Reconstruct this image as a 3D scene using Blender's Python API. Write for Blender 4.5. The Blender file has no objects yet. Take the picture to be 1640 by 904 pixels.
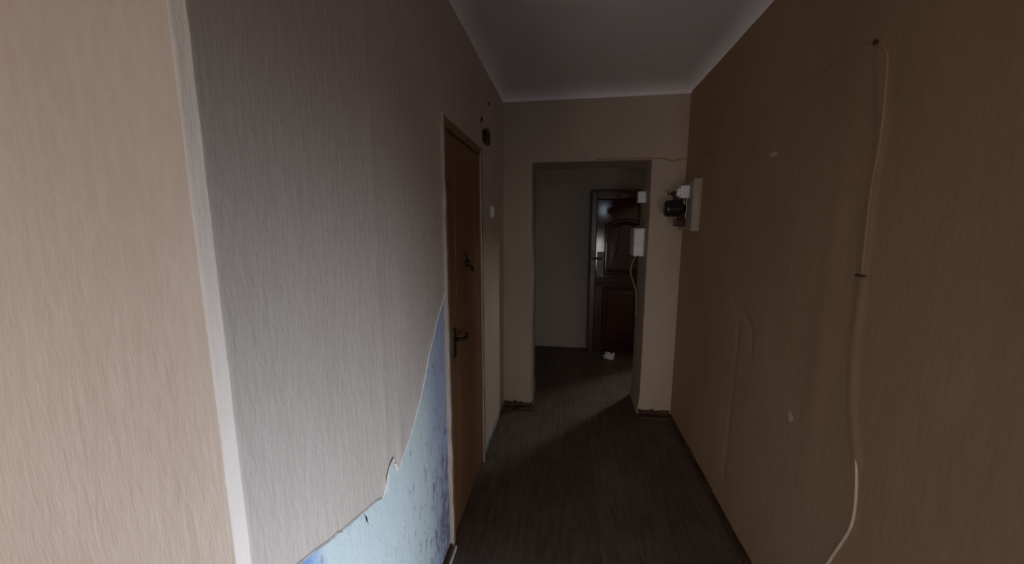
import bpy, bmesh, math, random
from mathutils import Vector, Matrix, noise
random.seed(7)
S = bpy.context.scene
C = S.collection
R = math.radians

# ------------------------------------------------------------ camera, world, lights, exposure
cam_d = bpy.data.cameras.new('camera'); cam = bpy.data.objects.new('camera', cam_d); C.objects.link(cam)
cam.location = (0, 0, 1.6)
cam.rotation_euler = (R(90 - 8.385), 0, R(8.5756))
cam_d.sensor_fit = 'HORIZONTAL'; cam_d.sensor_width = 36; cam_d.lens = 36 * 597 / 1640
cam_d.clip_start = .02
S.camera = cam

W = bpy.data.worlds.new('world'); S.world = W; W.use_nodes = True
W.node_tree.nodes['Background'].inputs[0].default_value = (.85, .85, .9, 1)
W.node_tree.nodes['Background'].inputs[1].default_value = .9

def area(name, loc, target, sx, sy, power, color):
    d = bpy.data.lights.new(name, 'AREA'); d.shape = 'RECTANGLE'; d.size = sx; d.size_y = sy
    d.energy = power; d.color = color
    o = bpy.data.objects.new(name, d); C.objects.link(o); o.location = loc
    o.rotation_euler = (Vector(target) - Vector(loc)).to_track_quat('-Z', 'Y').to_euler()
    return o

SIDE_E, REAR_E, WARM_E, FAR_E = 14.6, 2.15, 13.8, 32.0
l = area('daylight_side', (1.52, -.50, .50), (-.80, .42, .28), .85, .60, SIDE_E, (.74, .85, 1.0)); l.data.spread = R(72)
l = area('daylight_rear', (.60, -2.24, .85), (.15, 3.15, .35), .9, .8, REAR_E, (1.0, .93, .90)); l.data.spread = R(55)
l = area('warm_fill', (-1.45, -2.24, 1.25), (-1.30, 0, .75), .95, 1.1, WARM_E, (1.0, .80, .63)); l.data.spread = R(122)  # added warm fill lamp, back left, for the near and right walls
area('daylight_far', (2.02, 5.32, 2.35), (.2, 3.0, .6), .30, .30, FAR_E, (.90, .92, .84))
area('daylight_high', (1.16, -2.24, 2.09), (1.16, 0, 2.0), .46, .26, 2.4, (.62, .80, 1.0))

vs = S.view_settings
vs.view_transform = 'Standard'; vs.look = 'None'; vs.exposure = 0; vs.gamma = 1; vs.use_curve_mapping = False

# ------------------------------------------------------------ materials
class NT:
    def __init__(s, name):
        s.m = bpy.data.materials.new(name); s.m.use_nodes = True
        s.t = s.m.node_tree; s.b = s.t.nodes['Principled BSDF']
        s.co = s.n('ShaderNodeTexCoord').outputs['Object']
    def n(s, t, **k):
        x = s.t.nodes.new(t)
        for a, v in k.items(): setattr(x, a, v)
        return x
    def l(s, a, b): s.t.links.new(a, b)
    def noise(s, scale, sc=(1, 1, 1), detail=4, rough=.55, loc=(0, 0, 0)):
        mp = s.n('ShaderNodeMapping'); mp.inputs['Scale'].default_value = sc; mp.inputs['Location'].default_value = loc
        s.l(s.co, mp.inputs[0])
        t = s.n('ShaderNodeTexNoise'); t.inputs['Scale'].default_value = scale
        t.inputs['Detail'].default_value = detail; t.inputs['Roughness'].default_value = rough
        s.l(mp.outputs[0], t.inputs['Vector']); return t.outputs['Fac']
    def ramp(s, fac, stops):
        r = s.n('ShaderNodeValToRGB'); e = r.color_ramp.elements
        while len(e) < len(stops): e.new(.5)
        for i, (p, c) in enumerate(stops): e[i].position = p; e[i].color = (*c, 1)
        s.l(fac, r.inputs[0]); return r.outputs['Color']
    def mix(s, fac, a, b, mode='MIX'):
        m = s.n('ShaderNodeMix', data_type='RGBA', blend_type=mode)
        for sock, v in ((m.inputs[0], fac), (m.inputs[6], a), (m.inputs[7], b)):
            if hasattr(v, 'is_output'): s.l(v, sock)
            elif isinstance(v, tuple): sock.default_value = (*v, 1)
            else: sock.default_value = v
        return m.outputs[2]
    def bump(s, h, strength=.3, dist=.002, prev=None):
        b = s.n('ShaderNodeBump'); b.inputs['Strength'].default_value = strength; b.inputs['Distance'].default_value = dist
        s.l(h, b.inputs['Height'])
        if prev is not None: s.l(prev, b.inputs['Normal'])
        s.l(b.outputs[0], s.b.inputs['Normal']); return b.outputs[0]
    def col(s, c):
        if hasattr(c, 'is_output'): s.l(c, s.b.inputs['Base Color'])
        else: s.b.inputs['Base Color'].default_value = (*c, 1)
    def set(s, rough=.8, spec=.3, metal=0):
        s.b.inputs['Roughness'].default_value = rough; s.b.inputs['Specular IOR Level'].default_value = spec
        s.b.inputs['Metallic'].default_value = metal; return s.m

def wallpaper(name, a, b, c, strength=.55):
    s = NT(name)
    fib = s.noise(62, (1, 1, .24), 6, .65)
    big = s.noise(2.2, (1, 1, .5), 3, .5)
    base = s.ramp(big, [(.3, a), (.7, b)])
    s.col(s.mix(s.ramp(fib, [(.42, (0, 0, 0)), (.75, (.4, .4, .4))]), base, c))
    n1 = s.bump(fib, strength, .006)
    s.bump(s.noise(9, (1, 1, .35), 3), .35, .012, n1)
    return s.set(.75, .25)
M = {}
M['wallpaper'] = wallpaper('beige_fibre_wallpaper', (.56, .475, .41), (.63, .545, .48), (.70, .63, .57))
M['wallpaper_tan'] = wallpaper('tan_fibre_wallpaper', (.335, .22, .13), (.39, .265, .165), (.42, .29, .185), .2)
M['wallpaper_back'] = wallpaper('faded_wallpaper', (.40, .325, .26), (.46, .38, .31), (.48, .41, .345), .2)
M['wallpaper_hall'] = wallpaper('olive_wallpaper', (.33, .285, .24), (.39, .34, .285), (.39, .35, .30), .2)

M['corner_paper'] = wallpaper('pale_corner_wallpaper', (.68, .61, .55), (.76, .70, .65), (.80, .76, .72))  # paler wallpaper, only on the chamfered strip of the left corner
s = NT('blue_painted_plaster')
bl = s.noise(3.2, (1, 1, .7), 4, .6, (3, 1, 2)); sp = s.noise(26, (1, 1, .6), 6, .7)
xyz = s.n('ShaderNodeSeparateXYZ'); s.l(s.co, xyz.inputs[0])
ad = s.n('ShaderNodeMath', operation='MULTIPLY_ADD'); s.l(bl, ad.inputs[0]); ad.inputs[1].default_value = .35; s.l(xyz.outputs['Y'], ad.inputs[2])
mr = s.n('ShaderNodeMapRange'); mr.inputs[1].default_value = .7; mr.inputs[2].default_value = 1.9; s.l(ad.outputs[0], mr.inputs[0])
c0 = s.ramp(mr.outputs[0], [(.08, (.22, .36, .68)), (.17, (.62, .70, .70)), (.66, (.60, .67, .66)), (.80, (.42, .47, .62))])
c1 = s.mix(s.ramp(sp, [(.52, (0, 0, 0)), (.66, (.35, .35, .35))]), c0, (.66, .72, .70))
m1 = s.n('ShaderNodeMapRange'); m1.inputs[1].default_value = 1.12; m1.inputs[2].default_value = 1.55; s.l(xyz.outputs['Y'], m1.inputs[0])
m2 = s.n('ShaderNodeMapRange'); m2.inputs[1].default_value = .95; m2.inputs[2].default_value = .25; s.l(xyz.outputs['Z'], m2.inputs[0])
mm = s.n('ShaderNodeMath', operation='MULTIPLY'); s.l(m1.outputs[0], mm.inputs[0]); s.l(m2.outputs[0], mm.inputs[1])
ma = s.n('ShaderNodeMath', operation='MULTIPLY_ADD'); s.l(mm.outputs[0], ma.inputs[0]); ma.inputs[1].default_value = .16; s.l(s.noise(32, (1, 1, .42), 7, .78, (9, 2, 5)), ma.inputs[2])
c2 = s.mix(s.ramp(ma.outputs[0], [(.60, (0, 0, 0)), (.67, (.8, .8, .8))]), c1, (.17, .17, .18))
s.col(c2); s.bump(sp, .8, .006); M['plaster'] = s.set(.8, .2)

s = NT('ceiling_whitewash'); s.col(s.ramp(s.noise(3), [(.3, (.80, .78, .81)), (.7, (.86, .84, .88))]))
s.bump(s.noise(25), .3, .002); M['ceiling'] = s.set(.9, .1)

s = NT('worn_brown_laminate')
g = s.noise(9, (5, .5, 1), 6, .6); g2 = s.noise(2.5, (1, 1, 1), 3, .5)
c = s.ramp(g, [(.3, (.085, .058, .042)), (.55, (.135, .096, .074)), (.75, (.185, .135, .108))])
c = s.mix(s.ramp(g2, [(.45, (0, 0, 0)), (.75, (.6, .6, .6))]), c, (.17, .145, .125))
br = s.n('ShaderNodeTexBrick'); br.inputs['Scale'].default_value = 1; br.inputs['Mortar Size'].default_value = .0015
br.inputs['Brick Width'].default_value = 1.2; br.inputs['Row Height'].default_value = .19
br.inputs['Color1'].default_value = (.85, .85, .85, 1); br.inputs['Color2'].default_value = (1, 1, 1, 1); br.inputs['Mortar'].default_value = (.45, .45, .45, 1)
mp = s.n('ShaderNodeMapping'); mp.inputs['Rotation'].default_value = (0, 0, R(90)); s.l(s.co, mp.inputs[0]); s.l(mp.outputs[0], br.inputs['Vector'])
s.col(s.mix(1.0, c, br.outputs['Color'], 'MULTIPLY')); s.bump(g, .15, .002); M['floor'] = s.set(.6, .3)

def wood(name, a, b, rough, spec=.5, sc=(14, 14, 1.1), bmp=.15):
    s = NT(name); f = s.noise(4, sc, 6, .6)
    s.col(s.ramp(f, [(.3, a), (.7, b)])); s.bump(f, bmp, .002); return s.set(rough, spec)
M['brown_door'] = wood('brown_painted_door', (.17, .075, .035), (.25, .115, .055), .42)
M['casing'] = wood('tan_door_casing', (.20, .115, .06), (.28, .17, .10), .6, .3)
M['pale_edge'] = wood('pale_wood', (.40, .31, .25), (.62, .53, .46), .8, .2, (30, 30, 3))  # paler wood for the thin strips along the casing edges
M['mahogany'] = wood('varnished_mahogany', (.028, .007, .006), (.05, .012, .010), .10, .5, bmp=.02)
M['mahogany_frame'] = wood('dark_mahogany_frame', (.03, .009, .007), (.05, .014, .010), .35)
M['baseboard'] = wood('stained_brown_baseboard', (.045, .025, .015), (.11, .065, .04), .7, .2, (1.5, 1.5, 8))
M['board'] = wood('grey_painted_board', (.32, .28, .24), (.42, .38, .34), .7, .2)

def plain(name, c, rough=.5, spec=.4, metal=0, bump=.1, var=.12):
    s = NT(name); f = s.noise(18, (1, 1, 1), 4)
    s.col(s.ramp(f, [(.3, tuple(x * (1 - var) for x in c)), (.7, tuple(min(1, x * (1 + var)) for x in c))]))
    s.bump(f, bump, .001); return s.set(rough, spec, metal)
M['white'] = plain('white_plastic', (.74, .74, .78), .35)
M['offwhite'] = plain('aged_white_plastic', (.62, .60, .56), .45)
M['black'] = plain('black_bakelite', (.010, .010, .009), .25, .5)
M['darkred'] = plain('dark_red_bakelite', (.045, .010, .008), .35)
M['steel'] = plain('dull_steel', (.13, .13, .14), .5, .4, .3, .3, .35)
M['darkmetal'] = plain('blackened_metal', (.018, .014, .012), .35, .5, .3)
M['cable'] = plain('painted_over_cable', (.43, .325, .235), .6)
M['cable_white'] = plain('bare_white_cable', (.58, .48, .38), .5)
M['paper'] = plain('crumpled_paper', (.70, .70, .68), .9, .1)
M['torn'] = plain('torn_paper_backing', (.72, .70, .66), .9, .1, 0, .3)
M['rust'] = plain('rusty_brown', (.10, .045, .02), .7)
M['frame_white'] = plain('white_window_paint', (.7, .7, .68), .5)
M['hole'] = plain('dark_pit', (.035, .022, .014), .95, .05)
M['lens'] = plain('peephole_brass', (.8, .75, .6), .1, .8, 1)
g = NT('window_glass'); g.col((1, 1, 1)); g.b.inputs['Transmission Weight'].default_value = 1; M['glass'] = g.set(0, .5)

# ------------------------------------------------------------ mesh helpers
def link(name, bm, mat, parent=None, smooth=False, bevel=0, recalc=True):
    me = bpy.data.meshes.new(name)
    if recalc: bmesh.ops.recalc_face_normals(bm, faces=bm.faces[:])
    bm.to_mesh(me); bm.free()
    o = bpy.data.objects.new(name, me); C.objects.link(o); me.materials.append(mat)
    if smooth:
        for p in me.polygons: p.use_smooth = True
    if bevel:
        b = o.modifiers.new('bevel', 'BEVEL'); b.width = bevel; b.segments = 2; b.limit_method = 'ANGLE'
    if parent is not None:
        o.parent = parent; o.matrix_parent_inverse = Matrix.Translation(-Vector(parent.location))
    return o
def box(bm, x0, x1, y0, y1, z0, z1):
    x0, x1 = sorted((x0, x1)); y0, y1 = sorted((y0, y1)); z0, z1 = sorted((z0, z1))
    v = [bm.verts.new((x, y, z)) for z in (z0, z1) for y in (y0, y1) for x in (x0, x1)]
    for f in ((0, 1, 3, 2), (4, 5, 7, 6), (0, 1, 5, 4), (2, 3, 7, 6), (0, 2, 6, 4), (1, 3, 7, 5)):
        bm.faces.new([v[i] for i in f])
    return bm
def boxes(*bs):
    bm = bmesh.new()
    for b in bs: box(bm, *b)
    return bm
def tube(bm, pts, r, n=8, cap=True):
    pts = [Vector(p) for p in pts]; rings = []
    up = None
    for i, p in enumerate(pts):
        t = (pts[min(i + 1, len(pts) - 1)] - pts[max(i - 1, 0)]).normalized()
        if up is None: up = t.orthogonal().normalized()
        up = (up - t * up.dot(t)).normalized(); w = t.cross(up)
        rr = r[i] if isinstance(r, (list, tuple)) else r
        rings.append([bm.verts.new(p + (up * math.cos(a) + w * math.sin(a)) * rr) for a in [2 * math.pi * k / n for k in range(n)]])
    for a, b in zip(rings, rings[1:]):
        for k in range(n): bm.faces.new((a[k], a[(k + 1) % n], b[(k + 1) % n], b[k]))
    if cap: bm.faces.new(rings[0]); bm.faces.new(rings[-1])
    return bm
def spline(pts, k=6):
    P = [Vector(p) for p in pts]; out = []
    for i in range(len(P) - 1):
        a, b, c, d = P[max(i - 1, 0)], P[i], P[i + 1], P[min(i + 2, len(P) - 1)]
        for j in range(k):
            t = j / k
            out.append(.5 * ((2 * b) + (c - a) * t + (2 * a - 5 * b + 4 * c - d) * t * t + (3 * b - a - 3 * c + d) * t ** 3))
    out.append(P[-1]); return out
def extrude_poly(bm, pts, off):
    """closed polygon (3-D points) given thickness along vector off"""
    off = Vector(off); a = [bm.verts.new(p) for p in pts]; b = [bm.verts.new(Vector(p) + off) for p in pts]
    bm.faces.new(a); bm.faces.new(b)
    n = len(a)
    for i in range(n): bm.faces.new((a[i], a[(i + 1) % n], b[(i + 1) % n], b[i]))
    return bm
def structure(o): o['kind'] = 'structure'; return o
def tag(o, label, cat, group=None):
    o['label'] = label; o['category'] = cat
    if group: o['group'] = group
    return o
def thing(name, loc, label, cat, group=None):
    o = bpy.data.objects.new(name, None); C.objects.link(o); o.location = loc; o.empty_display_size = .05
    return tag(o, label, cat, group)

XL, XR, YB, ZC = -.548, .894, 3.15, 2.595       # corridor faces
YC = .495                                        # the corner of the left wall
def gauss(t, m, s): return math.exp(-((t - m) / s) ** 2)

# ------------------------------------------------------------ floor, ceiling
structure(link('floor', boxes((-3, 3.0, -2.6, 6.2, -.1, 0)), M['floor']))

def ceiling():
    """flat slab whose rim curves down into the corridor walls (plaster cove)"""
    bm = bmesh.new(); r = .085; zt = ZC + .07
    y0 = YC
    prof = [(r * (1 - math.sin(a)), ZC + (zt - ZC) * (1 - math.cos(a))) for a in [R(90) * k / 8 for k in range(9)]]
    # prof: from (r,ZC) .. -> want inset 0 at z=ZC, inset r at zt
    prof = [(r * math.sin(a) if False else r * (1 - math.cos(a)), ZC + (zt - ZC) * math.sin(a)) for a in [R(90) * k / 8 for k in range(9)]]
    rows = []
    for ins, z in prof:
        rows.append([bm.verts.new(p) for p in ((XL + ins, -2.2, z), (XL + ins, YB - ins * 1.6, z), (XR - ins, YB - ins * 1.6, z), (XR - ins, -2.2, z))])
    for a, b in zip(rows, rows[1:]):
        for k in range(3): bm.faces.new((a[k], a[k + 1], b[k + 1], b[k]))
    bm.faces.new(rows[-1])
    # back up to the rim so that the slab has a body
    for f in bm.faces: f.smooth = True
    o = link('ceiling', bm, M['ceiling'])
    for p in o.data.polygons: p.use_smooth = len(p.vertices) == 4 and p.area < 1
    return structure(o)
ceiling()
structure(link('ceiling', boxes((XR, 3.0, -2.6, 3.1, ZC, ZC + .12), (-3, XL, -2.6, .6, ZC, ZC + .12),
                                (-3, 3, 3.14, 6.2, ZC, ZC + .12), (XL - .2, XR + .2, -2.6, 3.3, ZC + .09, ZC + .2)), M['ceiling']))

# ------------------------------------------------------------ left wall: plaster body, wallpaper sheet, torn edge
TEAR = [(.555, .0), (.57, .915), (.611, .902), (.66, .886), (.699, .870), (.735, .858), (.765, .847), (.82, .830), (.887, .811),
        (.925, .800), (.955, .783), (.972, .790), (.983, .815), (1.000, .838), (1.03, .850), (1.048, .838), (1.062, .806),
        (1.078, .808), (1.098, .822), (1.13, .838), (1.167, .859), (1.22, .905), (1.26, .945), (1.294, .979), (1.33, 1.03), (1.368, 1.09),
        (1.41, 1.135), (1.463, 1.194), (1.51, 1.240), (1.557, 1.283), (1.603, 1.33)]
def tear_z(y):
    if y <= TEAR[0][0]: return 0
    for (a, za), (b, zb) in zip(TEAR, TEAR[1:]):
        if y <= b: return za + (zb - za) * (y - a) / (b - a) + (.004 * noise.noise((y * 60, 1, 1)) if y > .57 else 0)
    return TEAR[-1][1]
DY0, DY1, DZ = 1.60, 2.342, 2.078                # rough opening of the left door, casing included
RC = .016
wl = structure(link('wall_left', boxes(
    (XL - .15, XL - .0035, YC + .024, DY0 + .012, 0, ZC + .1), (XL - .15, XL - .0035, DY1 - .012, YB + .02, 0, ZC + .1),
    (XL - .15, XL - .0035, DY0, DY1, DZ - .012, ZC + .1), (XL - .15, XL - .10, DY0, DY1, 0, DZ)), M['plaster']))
def left_sheet():
    bm = bmesh.new(); cols = []
    ys = []
    y = YC + RC
    brk = sorted([t[0] for t in TEAR] + [DY0, DY1])
    grid = [YC + RC + .008 * k for k in range(int((1.61 - YC - RC) / .008))]
    near = sorted(set([round(v, 4) for v in grid + [t[0] for t in TEAR]] + [DY0]))
    near = [v for v in near if YC + RC <= v <= DY0]
    path = []
    for k in range(26): path.append((-2.6 + (XL - RC + 2.6) * k / 25, YC, 0, 0))
    for k in range(1, 4): path.append((XL - RC + .0025 * k, YC + .0008 * k * k, 0, 0))
    path.append((XL - .0008, YC + RC - .0015, 0, 2)); path.append(None)
    path.append((XL - .0008, YC + RC - .0015, 0, 2))
    for v in near: path.append((XL, v, tear_z(v), 1))
    path.append(None); path.append((XL, DY0, DZ, 1))
    for v in (1.75, 1.9, 2.05, 2.2, DY1): path.append((XL, v, DZ, 1))
    path.append(None)
    for v in (DY1, 2.4, 2.5, 2.6, 2.7, 2.8, 2.9, 3.0, 3.1, 3.148): path.append((XL, v, .05, 1))
    NZ = 60
    for item in path:
        if item is None: cols.append(None); continue
        x, y, zl, side = item
        col = []
        for k in range(NZ + 1):
            z = zl + (ZC + .01 - zl) * k / NZ
            dx = 0
            if side == 1:
                dx = .0015 * gauss(y, 1.005, .02) + .002 * noise.noise((y * 3, z * 1.5, 4)) * min(1, (y - YC) * 6)
                if y > .57 and y < 1.6: dx += .0022 * gauss(z, zl, .012)
                dx += .006 * gauss(y, 1.09, .03) * gauss(z, .88, .09)
                col.append(bm.verts.new((x + dx, y, z)))
            else:
                if side == 2: x0 = .0022 * noise.noise((z * 13, 3, 3)) + .0016 * noise.noise((z * 40, 1, 3)); col.append(bm.verts.new((x, y + x0, z))); continue
                w = .0025 * noise.noise((z * 2.2, x * 2, 9)) + .0012 * noise.noise((z * 9, x * 4, 2))
                col.append(bm.verts.new((x, y + w if x < XL - RC else y + w * .6, z)))
        cols.append(col)
    for a, b in zip(cols, cols[1:]):
        if a is None or b is None: continue
        for k in range(NZ): bm.faces.new((a[k], b[k], b[k + 1], a[k + 1]))
    o = link('wallpaper', bm, M['wallpaper'], wl, smooth=True, recalc=False)
    o.data.materials.append(M['corner_paper'])
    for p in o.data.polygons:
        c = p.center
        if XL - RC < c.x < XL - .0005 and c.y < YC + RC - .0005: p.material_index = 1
    return o
left_sheet()
def torn_edge():
    bm = bmesh.new(); rows = []
    y = .572
    while y < 1.598:
        z = tear_z(y); k = .0045 + .003 * noise.noise((y * 25, 3, 3)) + (.004 if .97 < y < 1.09 else 0)
        rows.append([bm.verts.new((XL + .0030, y, z + .002)), bm.verts.new((XL + .0050 + k * .35, y, z - k * .4)), bm.verts.new((XL + .0015, y, z - k))])
        y += .006
    for a, b in zip(rows, rows[1:]):
        for k in range(2): bm.faces.new((a[k], a[k + 1], b[k + 1], b[k]))
    o = link('torn_edge', bm, M['torn'], wl); o.modifiers.new('s', 'SOLIDIFY').thickness = .0006
    o['label'] = 'white torn paper edge'
    bm = bmesh.new(); tube(bm, spline([(XL - .002, .868, .800), (XL - .001, .874, .788), (XL - .002, .879, .770), (XL - .001, .884, .757)]), [.0008] * 6 + [.0022] * 6 + [.0008] * 7, 5)
    link('crack', bm, M['hole'], wl)
    # hanging flap of paper
    bm = bmesh.new()
    pts = [(.978, .80), (.985, .835), (1.005, .856), (1.035, .866), (1.046, .850), (1.02, .842), (1.003, .822), (.996, .790), (.985, .778)]
    c = bm.verts.new((XL + .010, 1.002, .83)); vs_ = [bm.verts.new((XL + .006 + .007 * abs(noise.noise((p[0] * 30, p[1] * 30, 0))), p[0], p[1])) for p in pts]
    for i in range(len(vs_)): bm.faces.new((c, vs_[i], vs_[(i + 1) % len(vs_)]))
    f = link('paper_flap', bm, M['torn'], wl); f.modifiers.new('s', 'SOLIDIFY').thickness = .0008
torn_edge()
# near wall left of the corner (behind the wallpaper) and the room behind the camera
structure(link('wall_near', boxes((-2.75, XL - .024, YC + .004, YC + .12, 0, ZC + .1)), M['plaster']))

# ------------------------------------------------------------ right wall as a gently uneven sheet on a solid body
RY0 = .30
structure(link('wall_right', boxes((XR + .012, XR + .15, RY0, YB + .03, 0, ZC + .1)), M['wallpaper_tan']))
RIDGE = [(1.33, 2.132), (1.275, 1.857), (1.284, 1.717), (1.273, 1.453), (1.266, 1.202), (1.249, 1.066), (1.20, .90)]
def seg_dist(p, poly):
    best = 9
    for (a, b), (c, d) in zip(poly, poly[1:]):
        vx, vy = c - a, d - b; t = max(0, min(1, ((p[0] - a) * vx + (p[1] - b) * vy) / (vx * vx + vy * vy)))
        best = min(best, math.hypot(p[0] - a - t * vx, p[1] - b - t * vy))
    return best
def right_sheet():
    bm = bmesh.new(); NY, NZ = 230, 150; g = []
    crack = [(2.146, 1.2), (2.0, 1.16), (1.914, 1.10), (1.90, 1.0)]
    crease = [(2.05, 1.10), (2.06, .7), (2.07, .226)]
    for i in range(NY + 1):
        y = RY0 + .001 + (YB - .001 - RY0) * i / NY; row = []
        for k in range(NZ + 1):
            z = .002 + (ZC + .01) * k / NZ
            d = .005 * noise.noise((y * 1.3, z * .8, 7)) + .002 * noise.noise((y * 5, z * 3, 5))
            d += .006 * gauss(seg_dist((y, z), RIDGE), 0, .014)
            d += .004 * gauss(y, 1.42, .05) * gauss(z, 1.4, .6)
            d -= .008 * gauss(seg_dist((y, z), crack), 0, .014) + .0035 * gauss(seg_dist((y, z), crease), 0, .02)
            fade = min(1, (YB - y) * 8)
            row.append(bm.verts.new((XR - d * fade, y, z)))
        g.append(row)
    for a, b in zip(g, g[1:]):
        for k in range(NZ): bm.faces.new((a[k], b[k], b[k + 1], a[k + 1]))
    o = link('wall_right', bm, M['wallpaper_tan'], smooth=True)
    o.modifiers.new('s', 'SOLIDIFY').thickness = .004; return structure(o)
right_sheet()
structure(link('wall_right', boxes((XR + .15, 1.5, RY0, RY0 + .12, 0, ZC + .1), (XR, XR + .15, RY0 - .003, RY0 + .002, 0, ZC + .1)), M['wallpaper']))

# ------------------------------------------------------------ back wall with the passage
OX0, OX1, OZ, YT = -.305, .632, 2.122, 3.55      # opening, and its far side
def back_wall():
    def wob(z, k): return .012 * noise.noise((z * 2.1, k, 1)) + .004 * noise.noise((z * 9, k, 4))
    n = 44; zs = [.0 + OZ * i / n for i in range(n + 1)]
    pts = [(XL - .12, 0)] + [(OX0 + wob(z, 3) * min(1, (OZ - z) * 3) + (.012 * (1 - z / .15) if z < .15 else 0), z) for z in zs]
    pts += [(OX0 + (OX1 - OX0) * i / 20, OZ + .004 * noise.noise((i * .6, 2, 2))) for i in range(1, 20)]
    pts += [(OX1 + wob(z, 8) * min(1, (OZ - z) * 3) - (.02 * (1 - z / .15) if z < .15 else 0), z) for z in reversed(zs)]
    pts += [(XR + .12, 0), (XR + .12, ZC + .1), (XL - .12, ZC + .1)]
    bm = bmesh.new(); extrude_poly(bm, [(x, YB, z) for x, z in pts], (0, YT - YB, 0))
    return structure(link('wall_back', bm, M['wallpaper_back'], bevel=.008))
back_wall()

# ------------------------------------------------------------ entrance hall beyond
HX0, HX1, HY = -1.1, 1.12, 4.9
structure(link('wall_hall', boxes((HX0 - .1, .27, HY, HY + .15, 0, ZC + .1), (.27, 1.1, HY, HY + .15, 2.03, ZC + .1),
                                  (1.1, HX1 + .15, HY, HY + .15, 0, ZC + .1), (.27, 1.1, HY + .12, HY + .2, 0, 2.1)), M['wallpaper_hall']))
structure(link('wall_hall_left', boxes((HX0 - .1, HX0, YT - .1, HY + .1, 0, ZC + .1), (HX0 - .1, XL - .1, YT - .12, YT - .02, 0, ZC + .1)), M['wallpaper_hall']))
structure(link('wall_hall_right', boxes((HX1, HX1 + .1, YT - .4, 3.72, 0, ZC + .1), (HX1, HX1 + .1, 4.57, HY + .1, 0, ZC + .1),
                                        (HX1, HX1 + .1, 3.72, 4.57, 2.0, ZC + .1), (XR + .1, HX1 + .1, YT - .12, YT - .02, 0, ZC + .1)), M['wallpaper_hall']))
structure(link('wall_side_room', boxes((HX1 + .1, 2.9, 3.3, 3.4, 0, ZC + .1), (2.8, 2.9, 3.3, 5.35, 0, ZC + .1),
    (HX1, 1.82, 5.2, 5.3, 0, ZC + .1), (2.24, 2.9, 5.2, 5.3, 0, ZC + .1), (1.82, 2.24, 5.2, 5.3, 0, 2.12), (1.82, 2.24, 5.2, 5.3, 2.54, ZC + .1)), M['wallpaper_hall']))
structure(link('window_3', boxes((1.82, 1.85, 5.2, 5.25, 2.12, 2.54), (2.21, 2.24, 5.2, 5.25, 2.12, 2.54), (1.85, 2.21, 5.2, 5.25, 2.12, 2.145), (1.85, 2.21, 5.2, 5.25, 2.515, 2.54)), M['frame_white']))

# room behind the camera with its windows, one added for the warm fill
structure(link('wall_rear', boxes((-2.7, -1.95, -2.2, -2.05, 0, ZC + .1), (-1.95, -.95, -2.2, -2.05, 0, .70), (-1.95, -.95, -2.2, -2.05, 2.0, ZC + .1),
    (-.95, .1, -2.2, -2.05, 0, ZC + .1), (.1, 1.15, -2.2, -2.05, 0, .42), (.1, 1.15, -2.2, -2.05, 1.5, 1.94), (.1, 1.15, -2.2, -2.05, 2.24, ZC + .1), (.1, .91, -2.2, -2.05, 1.94, 2.24), (1.15, 2.1, -2.2, -2.05, 0, 1.94), (1.15, 2.1, -2.2, -2.05, 2.24, ZC + .1), (1.41, 2.1, -2.2, -2.05, 1.94, 2.24)), M['wallpaper']))
structure(link('wall_rear_left', boxes((-2.75, -2.6, -2.2, YC + .1, 0, ZC + .1)), M['wallpaper']))
structure(link('wall_rear_right', boxes((1.45, 1.55, -2.2, -1.0, 0, ZC + .1), (1.45, 1.55, 0, RY0 + .1, 0, ZC + .1), (1.45, 1.55, -1.0, 0, 0, .18), (1.45, 1.55, -1.0, 0, 1.06, ZC + .1)), M['wallpaper']))
structure(link('window_4', boxes((1.48, 1.53, -1.0, 0, .18, .21), (1.48, 1.53, -1.0, 0, 1.03, 1.06), (1.48, 1.53, -1.0, -.97, .21, 1.03), (1.48, 1.53, .0-.03, 0, .21, 1.03)), M['frame_white']))
def window(name, x0, x1, z0, z1):
    y0, y1 = -2.19, -2.13; xm = (x0 + x1) / 2
    structure(link(name, boxes((x0, x1, y0, y1, z0, z0 + .05), (x0, x1, y0, y1, z1 - .05, z1), (x0, x0 + .05, y0, y1, z0 + .05, z1 - .05),
                               (x1 - .05, x1, y0, y1, z0 + .05, z1 - .05), (xm - .025, xm + .025, y0, y1, z0 + .05, z1 - .05)), M['frame_white']))
window('window_1', .1, 1.15, .42, 1.5)
structure(link('window_5', boxes((.91, .93, -2.19, -2.13, 1.94, 2.24), (1.39, 1.41, -2.19, -2.13, 1.94, 2.24), (.93, 1.39, -2.19, -2.13, 1.94, 1.96), (.93, 1.39, -2.19, -2.13, 2.22, 2.24)), M['frame_white']))
window('fill_window', -1.95, -.95, .70, 2.0)  # unseen window added around the warm fill lamp

# ------------------------------------------------------------ baseboards
def rough_board(name, pts, off, mat='baseboard'):
    bm = bmesh.new(); extrude_poly(bm, pts, off)
    return structure(link(name, bm, M[mat], bevel=.002))
def ragged(a, b, h, jag, seed, ax):
    """outline of a board running a->b along x or y with a broken top edge"""
    rnd = random.Random(seed); n = 14; top = []
    for i in range(n + 1):
        t = i / n; top.append((a + (b - a) * t, h * (1 - jag * rnd.random() * (1 if 0 < i < n else .4))))
    out = [(a, .001)] + top + [(b, .001)]
    return out
rough_board('baseboard_back_left', [(x, YB - .022, z) for x, z in ragged(XL + .006, OX0 + .012, .05, .45, 3, 0)], (0, .021, 0))
rough_board('baseboard_back_left', [(x, YB - .085, z * .35) for x, z in ragged(-.44, OX0 + .03, .05, .6, 8, 0)], (0, .06, 0))
rough_board('baseboard_back_right', [(x, YB - .022, z) for x, z in ragged(OX1 - .01, XR - .02, .058, .3, 5, 0)], (0, .021, 0))
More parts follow.
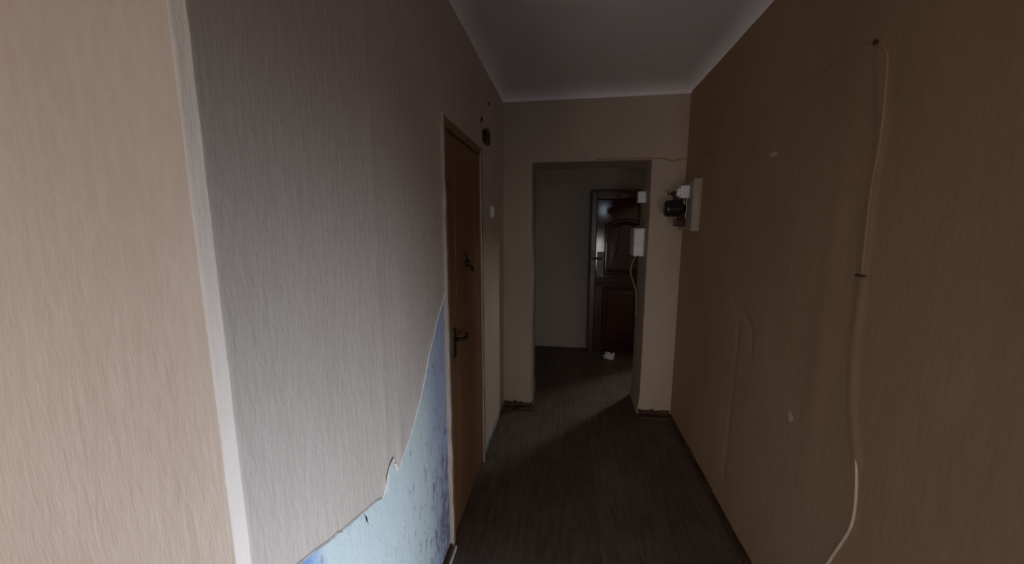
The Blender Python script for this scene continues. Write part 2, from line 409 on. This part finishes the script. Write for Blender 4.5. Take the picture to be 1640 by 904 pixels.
rough_board('baseboard_back_right', [(x, YB - .075, z * .4) for x, z in ragged(OX1 + .0, XR - .03, .05, .4, 6, 0)], (0, .05, 0))
bm = bmesh.new()
for i in range(60):
    ya, yb = RY0 + 2.9 * i / 60, RY0 + 2.9 * (i + 1) / 60
    if yb > YB - .01: yb = YB - .01
    if ya > YB - .02: break
    w = .034 + .012 * noise.noise((ya * 2.3, 4, 4)); h = .03 + .008 * noise.noise((ya * 5, 1, 9))
    box(bm, XR - w, XR + .01, ya, yb, 0, h)
bmesh.ops.remove_doubles(bm, verts=bm.verts[:], dist=.0001)
structure(link('baseboard_right', bm, M['baseboard'], bevel=.003))
structure(link('baseboard_left', boxes((XL - .003, XL + .016, .60, 1.585, 0, .035)), M['baseboard'], bevel=.003))
structure(link('trim_1', boxes((XL + .016, XL + .030, .60, 1.60, 0, .022)), M['offwhite'], bevel=.006))

# ------------------------------------------------------------ brown door in the left wall
door = structure(thing('door_1', (XL - .02, 1.65, 0), 'brown flush door', 'door')); del door['label']; del door['category']
dx = XL - .002                                  # face of the leaf
LY0, LY1, LZ = 1.648, 2.292, 2.028
# leaf with a shallow panel moulding
link('door_leaf', boxes((dx - .04, dx, LY0, LY1, .012, LZ)), M['brown_door'], door, bevel=.003)
def casing():
    bm = bmesh.new()
    def strip(y0, y1, z0, z1, horizontal=False):
        n = 40; w = XL + .010
        rows = []
        for i in range(n + 1):
            t = i / n
            if horizontal:
                y = y0 + (y1 - y0) * t; q = .003 * noise.noise((y * 9, 2, 7))
                rows.append([bm.verts.new(p) for p in ((XL - .06, y, z0), (w + q, y, z0 + .004), (w + q, y, z1 - .003), (XL - .06, y, z1))])
            else:
                z = z0 + (z1 - z0) * t; q = .003 * noise.noise((z * 6, 2, y0)); e = .004 * noise.noise((z * 8, y0, 5))
                rows.append([bm.verts.new(p) for p in ((XL - .06, y0 + e, z), (w + q, y0 + .003 + e, z), (w + q, y1 - .004, z), (XL - .06, y1, z))])
        for a, b in zip(rows, rows[1:]):
            for k in range(4): bm.faces.new((a[k], a[(k + 1) % 4], b[(k + 1) % 4], b[k]))
        bm.faces.new(rows[0]); bm.faces.new(rows[-1])
    strip(DY0, LY0 - .002, 0, DZ); strip(LY1 + .002, DY1, 0, DZ); strip(LY0 - .002, LY1 + .002, LZ + .002, DZ, True)
    return link('door_frame', bm, M['casing'], door, bevel=.002)
casing()
bm = bmesh.new(); rows = []
for i in range(121):
    z = DZ * i / 120; a = .0035 * noise.noise((z * 14, 1, 1)); b = .003 * noise.noise((z * 9, 5, 1))
    rows.append([bm.verts.new(p) for p in ((XL - .01, DY0 - .009 + a, z), (XL + .0145 + b, DY0 - .007 + a, z), (XL + .0145 + b, DY0 + .004 + b, z), (XL - .01, DY0 + .004, z))])
for a, b in zip(rows, rows[1:]):
    for k in range(4): bm.faces.new((a[k], a[(k + 1) % 4], b[(k + 1) % 4], b[k]))
bm.faces.new(rows[0]); bm.faces.new(rows[-1])
e = link('frame_edge', bm, M['pale_edge'], door); e['label'] = 'pale outer edge'
bm = bmesh.new(); rows = []
for i in range(121):
    z = (DZ - .02) * i / 120; a = .003 * noise.noise((z * 14, 7, 1)); b = .002 * noise.noise((z * 9, 8, 1))
    rows.append([bm.verts.new(p) for p in ((XL + .004, LY1 + .003, z), (XL + .0125 + b, LY1 + .002 + a, z), (XL + .0125 + b, LY1 + .010 + b, z), (XL + .004, LY1 + .011, z))])
for a, b in zip(rows, rows[1:]):
    for k in range(4): bm.faces.new((a[k], a[(k + 1) % 4], b[(k + 1) % 4], b[k]))
bm.faces.new(rows[0]); bm.faces.new(rows[-1])
e = link('frame_edge', bm, M['pale_edge'], door); e['label'] = 'pale inner edge'
# raised moulding on the leaf
bm = bmesh.new(); t = .012
for (a, b, c, d) in ((LY0 + .13, LY1 - .12, 1.25, 1.88), (LY0 + .13, LY1 - .12, .18, .84)):
    for q in ((a, b, c, c + t), (a, b, d - t, d), (a, a + t, c + t, d - t), (b - t, b, c + t, d - t)):
        box(bm, dx - .001, dx + .0016, *q)
link('door_moulding', bm, M['brown_door'], door, bevel=.0005)
bm = bmesh.new(); tube(bm, spline([(dx + .0010, 1.85, 1.222), (dx + .0010, 1.93, 1.228), (dx + .0010, 2.0, 1.222), (dx + .0010, 2.10, 1.228)]), .0016, 5)
tube(bm, spline([(dx + .0015, 2.02, 1.229), (dx + .0015, 2.08, 1.236), (dx + .0015, 2.13, 1.235)]), .0026, 5)
sc = link('scratch', bm, M['casing'], door); sc['label'] = 'pale scratch across the middle'
# handle plate, lever, upper latch
pl = link('lock_plate', boxes((dx, dx + .008, 1.700, 1.738, .955, 1.105)), M['darkmetal'], door, bevel=.003)
bm = bmesh.new()
tube(bm, [(dx + .006, 1.719, 1.052), (dx + .045, 1.719, 1.052)], .009, 10)
tube(bm, spline([(dx + .042, 1.712, 1.052), (dx + .048, 1.76, 1.050), (dx + .046, 1.80, 1.045), (dx + .036, 1.825, 1.050)]), .009, 10)
link('door_handle', bm, M['darkmetal'], door, smooth=True)
link('edge_strip', boxes((dx, dx + .0025, 1.692, 1.699, .96, 1.10)), M['steel'], door)
bm = bmesh.new(); tube(bm, [(dx, 1.965, 1.405), (dx + .016, 1.965, 1.405)], .020, 14)
tube(bm, spline([(dx + .012, 1.965, 1.405), (dx + .03, 1.972, 1.385), (dx + .03, 1.985, 1.362)]), .007, 8)
tube(bm, spline([(dx + .004, 1.955, 1.46), (dx + .008, 1.952, 1.44), (dx + .012, 1.96, 1.42)]), .004, 8)
link('door_latch', bm, M['darkmetal'], door, smooth=True)

# ------------------------------------------------------------ mahogany entrance door in the hall
fd = structure(thing('door_2', (.68, 4.72, 0), 'x', 'x')); del fd['label']; del fd['category']
FX0, FX1, FZ, FY = .268, 1.10, 2.03, 4.66
link('door_frame', boxes((FX0, FX0 + .065, FY, HY + .05, 0, FZ), (FX1 - .065, FX1, FY, HY + .05, 0, FZ), (FX0 + .065, FX1 - .065, FY, HY + .05, FZ - .10, FZ),
                         (FX0 + .065, FX1 - .065, FY + .02, HY + .05, 0, .03)), M['mahogany_frame'], fd, bevel=.006)
lx0, lx1, ly = FX0 + .069, FX1 - .069, FY + .035
leaf = link('door_leaf', boxes((lx0, lx1, ly, ly + .05, .035, FZ - .104)), M['mahogany'], fd, bevel=.003)
def panel(x0, x1, z0, z1, arch):
    """raised field inside a moulding ring"""
    bm = bmesh.new()
    def outline(i):
        a, b, c, d = x0 + i, x1 - i, z0 + i, z1 - i; pts = [(a, c), (b, c)]
        if arch:
            n = 14
            for k in range(n + 1):
                t = k / n; x = b + (a - b) * t; pts.append((x, d - arch + arch * math.sin(math.pi * t)))
        else: pts += [(b, d), (a, d)]
        return pts
    levels = [(0, 0), (.012, .014), (.028, .014), (.040, .002), (.075, .010)]
    rings = [[bm.verts.new((x, ly - h, z)) for x, z in outline(i)] for i, h in levels]
    for a, b in zip(rings, rings[1:]):
        n = len(a)
        for k in range(n): bm.faces.new((a[k], a[(k + 1) % n], b[(k + 1) % n], b[k]))
    bm.faces.new(rings[-1]); bm.faces.new(rings[0])
    return link('door_panel', bm, M['mahogany'], leaf)
panel(lx0 + .10, lx1 - .10, 1.02, 1.70, .07)
panel(lx0 + .10, lx1 - .10, .13, .86, 0)
bm = boxes((lx0 + .02, lx1 - .02, ly - .010, ly, .895, .915), (lx0 + .02, lx1 - .02, ly - .010, ly, .965, .985)); link('rail_moulding', bm, M['mahogany'], leaf, bevel=.003)
# diagonal carved slats in the upper panel
bm = bmesh.new()
for a, b in (((.50, 1.05), (.58, 1.30)), ((.58, 1.30), (.62, 1.60))):
    tube(bm, [(a[0], ly - .012, a[1]), (b[0], ly - .012, b[1])], .006, 6)
link('carved_line', bm, M['mahogany'], leaf, smooth=True)
lp = link('lock_plate', boxes((lx0 + .015, lx0 + .10, ly - .006, ly, .99, 1.30)), M['steel'], fd, bevel=.003)
link('strike_plate', boxes((FX0 + .008, FX0 + .052, FY - .004, FY, 1.02, 1.32)), M['steel'], fd, bevel=.002)
bm = bmesh.new(); tube(bm, [(lx0 + .055, ly - .004, 1.215), (lx0 + .055, ly - .05, 1.215)], .011, 10)
tube(bm, spline([(lx0 + .07, ly - .05, 1.213), (lx0 + .02, ly - .052, 1.218), (lx0 - .05, ly - .05, 1.216)]), .010, 10)
link('door_handle', bm, M['black'], fd, smooth=True)
bm = bmesh.new(); tube(bm, [(.437, ly - .004, 1.492), (.437, ly - .014, 1.492)], [.011, .010], 16)
link('peephole', bm, M['lens'], fd, smooth=True)
link('number_plate', boxes((.62, .675, FY - .006, FY, 1.955, 1.985)), M['steel'], fd, bevel=.002)

# ------------------------------------------------------------ crumpled paper on the hall floor
bm = bmesh.new(); bmesh.ops.create_icosphere(bm, subdivisions=4, radius=.05)
for v in bm.verts:
    p = v.co.copy(); k = 1 + 1.0 * noise.noise(p * 34) + .6 * noise.noise(p * 80)
    v.co = Vector((p.x * 1.15 * k, p.y * .9 * k, max(-.030, p.z * .72 * k + .018 * gauss(p.x, -.022, .014))))
for v in bm.verts: v.co += Vector((.535, 4.52, .0305))
tag(link('crumpled_paper', bm, M['paper']), 'crumpled white paper scrap on the dark floor before the far door', 'litter')

# ------------------------------------------------------------ small things on the left wall
sw = thing('light_switch', (XL, 2.655, 1.705), 'white square light switch on the left wall past the brown door', 'switch')
link('switch_plate', boxes((XL, XL + .016, 2.615, 2.695, 1.665, 1.748)), M['white'], sw, bevel=.004)
link('rocker', boxes((XL + .014, XL + .024, 2.633, 2.677, 1.677, 1.736)), M['offwhite'], sw, bevel=.003)
jb = thing('junction_box', (XL, 2.43, 2.17), 'small black fitting on the left wall above the brown door corner', 'junction box')
bm = bmesh.new(); extrude_poly(bm, [(XL - .001, 2.43 + y, 2.17 + z) for y, z in ((-.045, -.038), (.045, -.046), (.052, .03), (.0, .052), (-.048, .03))], (.034, 0, 0))
link('fitting_body', bm, M['black'], jb, bevel=.005)
bm = boxes((XL + .030, XL + .037, 2.405, 2.415, 2.135, 2.20), (XL + .030, XL + .037, 2.445, 2.455, 2.135, 2.20)); link('rib', bm, M['darkred'], jb, bevel=.001)
def blob(name, loc, ax, ry, rz, mat, label, seed, depth=.004, cat='wall damage', group=None):
    bm = bmesh.new(); rnd = random.Random(seed); n = 13; out = []
    for k in range(n):
        a = 2 * math.pi * k / n; f = .7 + .5 * rnd.random()
        out.append((math.cos(a) * ry * f, math.sin(a) * rz * f))
    if ax == 'x+': P = [(loc[0], loc[1] + a, loc[2] + b) for a, b in out]; off = (depth, 0, 0)
    elif ax == 'x-': P = [(loc[0], loc[1] + a, loc[2] + b) for a, b in out]; off = (-depth, 0, 0)
    else: P = [(loc[0] + a, loc[1], loc[2] + b) for a, b in out]; off = (0, -depth, 0)
    extrude_poly(bm, P, off); return tag(link(name, bm, mat, bevel=.0012), label, cat, group)
blob('plaster_chip', (XL - .001, 2.375, 2.262), 'x+', .018, .022, M['hole'], 'dark pit in the left wall above the black fitting', 4)
blob('plaster_chip', (XL - .001, 2.325, 2.235), 'x+', .018, .026, M['cable'], 'pale plaster patch in the left wall beside the dark pit', 9)
blob('plaster_chip', (XL - .001, 2.58, 2.415), 'x+', .022, .010, M['hole'], 'small dark mark high on the left wall near the ceiling', 12)
blob('plaster_chip', (XR + .002, 1.54, .852), 'x-', .018, .020, M['cable_white'], 'pale plaster chip low on the right wall', 14, .007)
blob('plaster_chip', (XR + .002, 1.873, 1.921), 'x-', .030, .010, M['cable_white'], 'faint pale scuff high on the right wall', 15, .005)
blob('plaster_chip', (XR + .002, 2.45, 1.60), 'x-', .016, .028, M['cable_white'], 'faint pale spot on the right wall beside the meter board', 18, .005)

# ------------------------------------------------------------ cable on the right wall and over the passage
cb = thing('wall_cable', (XR, 1.33, 2.132), 'painted-over cable hanging down the right wall from a rusty nail', 'cable')
up = [(1.33, 2.132), (1.295, 2.09), (1.283, 2.0), (1.275, 1.857), (1.282, 1.717), (1.278, 1.58), (1.273, 1.453)]
bm = bmesh.new(); tube(bm, spline([(XR - .006, y, z) for y, z in up]), .0055, 8); link('painted_run', bm, M['wallpaper_tan'], cb, smooth=True)
mid = [(1.273, 1.453), (1.268, 1.36), (1.266, 1.202), (1.249, 1.066), (1.235, .98), (1.20, .90)]
bm = bmesh.new(); tube(bm, spline([(XR - .0045 + .004 * min(1, i / 3), y, z) for i, (y, z) in enumerate(mid)]), .005, 8); link('covered_run', bm, M['wallpaper_tan'], cb, smooth=True)
low = [(1.21, .93), (1.185, .84), (1.177, .777), (1.175, .72), (1.183, .665), (1.205, .60), (1.235, .52), (1.249, .481), (1.29, .40), (1.33, .25), (1.34, .06)]
bm = bmesh.new(); tube(bm, spline([(XR - (.003 if i == 0 else .008), y, z) for i, (y, z) in enumerate(low)]), .0045, 8); o = link('bare_run', bm, M['cable_white'], cb, smooth=True); o['label'] = 'bare whitish lower run'
link('cable_clip', boxes((XR - .015, XR + .001, 1.256, 1.292, 1.449, 1.457)), M['rust'], cb, bevel=.002)
bm = bmesh.new(); tube(bm, [(XR + .004, 1.335, 2.135), (XR - .014, 1.33, 2.138), (XR - .018, 1.33, 2.138)], [.004, .004, .009], 10)
extrude_poly(bm, [(XR - .001, 1.335 + a, 2.135 + b) for a, b in ((-.02, -.006), (.0, -.016), (.016, -.005), (.014, .012), (-.006, .014))], (-.004, 0, 0))
link('nail', bm, M['rust'], cb)
hz = [(1.33, 2.132), (1.40, 2.165), (1.494, 2.166), (1.70, 2.15), (1.965, 2.110), (2.2, 2.085), (2.446, 2.065), (2.75, 2.085), (3.02, 2.115), (3.12, 2.120)]
c2 = thing('wall_cable', (XR, 2.2, 2.08), 'painted-over cable sagging along the right wall from the nail to the back corner', 'cable')
bm = bmesh.new(); tube(bm, spline([(XR - .0035, y, z) for y, z in hz] + [(XR - .02, YB - .005, 2.12)] + [(x, YB - .003, z) for x, z in ((.84, 2.118), (.80, 2.108), (.774, 2.110), (.72, 2.126), (.64, 2.132), (.45, 2.134), (.2, 2.136))]), .0048, 8)
link('painted_run', bm, M['wallpaper_tan'], c2, smooth=True)
# patch above the lintel
blob('plaster_chip', (.115, YB + .001, 2.17), 'y-', .035, .035, M['board'], 'rough dark plaster spot on the back wall above the passage', 21, .005)

# ------------------------------------------------------------ meter board on the right wall near the corner
mb = thing('fuse_board', (XR, 2.93, 1.75), 'pale board on the right wall carrying a black drum and white socket', 'electrical board')
BX = XR - .052
link('backing_board', boxes((BX, XR + .001, 2.79, 3.10, 1.578, 1.925)), M['board'], mb, bevel=.003)
link('front_trim', boxes((BX - .004, XR, 2.775, 2.790, 1.572, 1.932)), M['board'], mb, bevel=.002)
bm = boxes((BX - .060, BX, 2.86, 2.93, 1.805, 1.893), (BX - .080, BX - .058, 2.87, 2.92, 1.818, 1.872)); so = link('socket', bm, M['white'], mb, bevel=.005)
bm = bmesh.new(); tube(bm, [(BX, 2.97, 1.845), (BX - .075, 2.965, 1.845), (BX - .10, 2.96, 1.845)], [.022, .020, .012], 12)
box(bm, BX - .09, BX, 2.935, 2.955, 1.79, 1.83); tube(bm, spline([(BX - .09, 2.955, 1.85), (BX - .115, 2.95, 1.835), (BX - .125, 2.95, 1.86)]), .004, 6)
link('plug', bm, M['darkmetal'], mb)
bm = bmesh.new(); cx = BX
tube(bm, [(cx, 2.93, 1.735), (cx - .03, 2.93, 1.735), (cx - .035, 2.93, 1.735), (cx - .13, 2.93, 1.735), (cx - .145, 2.93, 1.735), (cx - .150, 2.93, 1.735)], [.030, .034, .060, .060, .054, .040], 24)
link('bell_drum', bm, M['black'], mb, bevel=.004)
bm = boxes((BX - .075, BX, 2.91, 2.96, 1.605, 1.66)); box(bm, BX - .055, BX - .01, 2.915, 2.955, 1.66, 1.70); link('fuse_holder', bm, M['darkred'], mb, bevel=.006)
bm = bmesh.new(); tube(bm, spline([(BX - .012, 2.86, 1.80), (BX - .022, 2.85, 1.77), (BX - .016, 2.85, 1.73), (BX - .02, 2.86, 1.68), (BX - .01, 2.88, 1.66)]), .0035, 6)
tube(bm, spline([(BX - .03, 2.87, 1.80), (BX - .034, 2.86, 1.78), (BX - .03, 2.87, 1.76)]), .003, 6); link('wire', bm, M['cable_white'], mb, smooth=True)

# ------------------------------------------------------------ boxes on the inner side of the passage
eb = thing('fuse_box', (OX1, 3.38, 1.48), 'white electrical box on the right side of the passage', 'electrical box')
link('box_body', boxes((.545, OX1 + .004, 3.285, 3.47, 1.355, 1.592)), M['white'], eb, bevel=.006)
link('box_cover', boxes((.549, OX1 - .006, 3.276, 3.286, 1.363, 1.584)), M['white'], eb, bevel=.003)
link('cover_edge', boxes((OX1 - .014, OX1 - .005, 3.268, 3.278, 1.365, 1.56)), M['offwhite'], eb, bevel=.002)
bm = bmesh.new(); tube(bm, spline([(.59, 3.38, 1.36), (.575, 3.38, 1.33), (.553, 3.38, 1.27), (.548, 3.38, 1.20), (.570, 3.38, 1.13), (.590, 3.38, 1.07), (.602, 3.38, 1.0), (.612, 3.40, .8)]), .0035, 8)
link('box_cable', bm, M['cable'], eb, smooth=True)
bb = thing('door_bell', (OX1, 3.36, 1.85), 'small white box high on the right side of the passage', 'door bell')
link('bell_housing', boxes((.572, OX1 + .010, 3.32, 3.40, 1.802, 1.897)), M['white'], bb, bevel=.006)
bm = bmesh.new(); tube(bm, [(OX1 + .0, 3.30, 1.845), (OX1 - .0, 3.325, 1.845)], .009, 12); link('button', bm, M['offwhite'], bb, smooth=True)
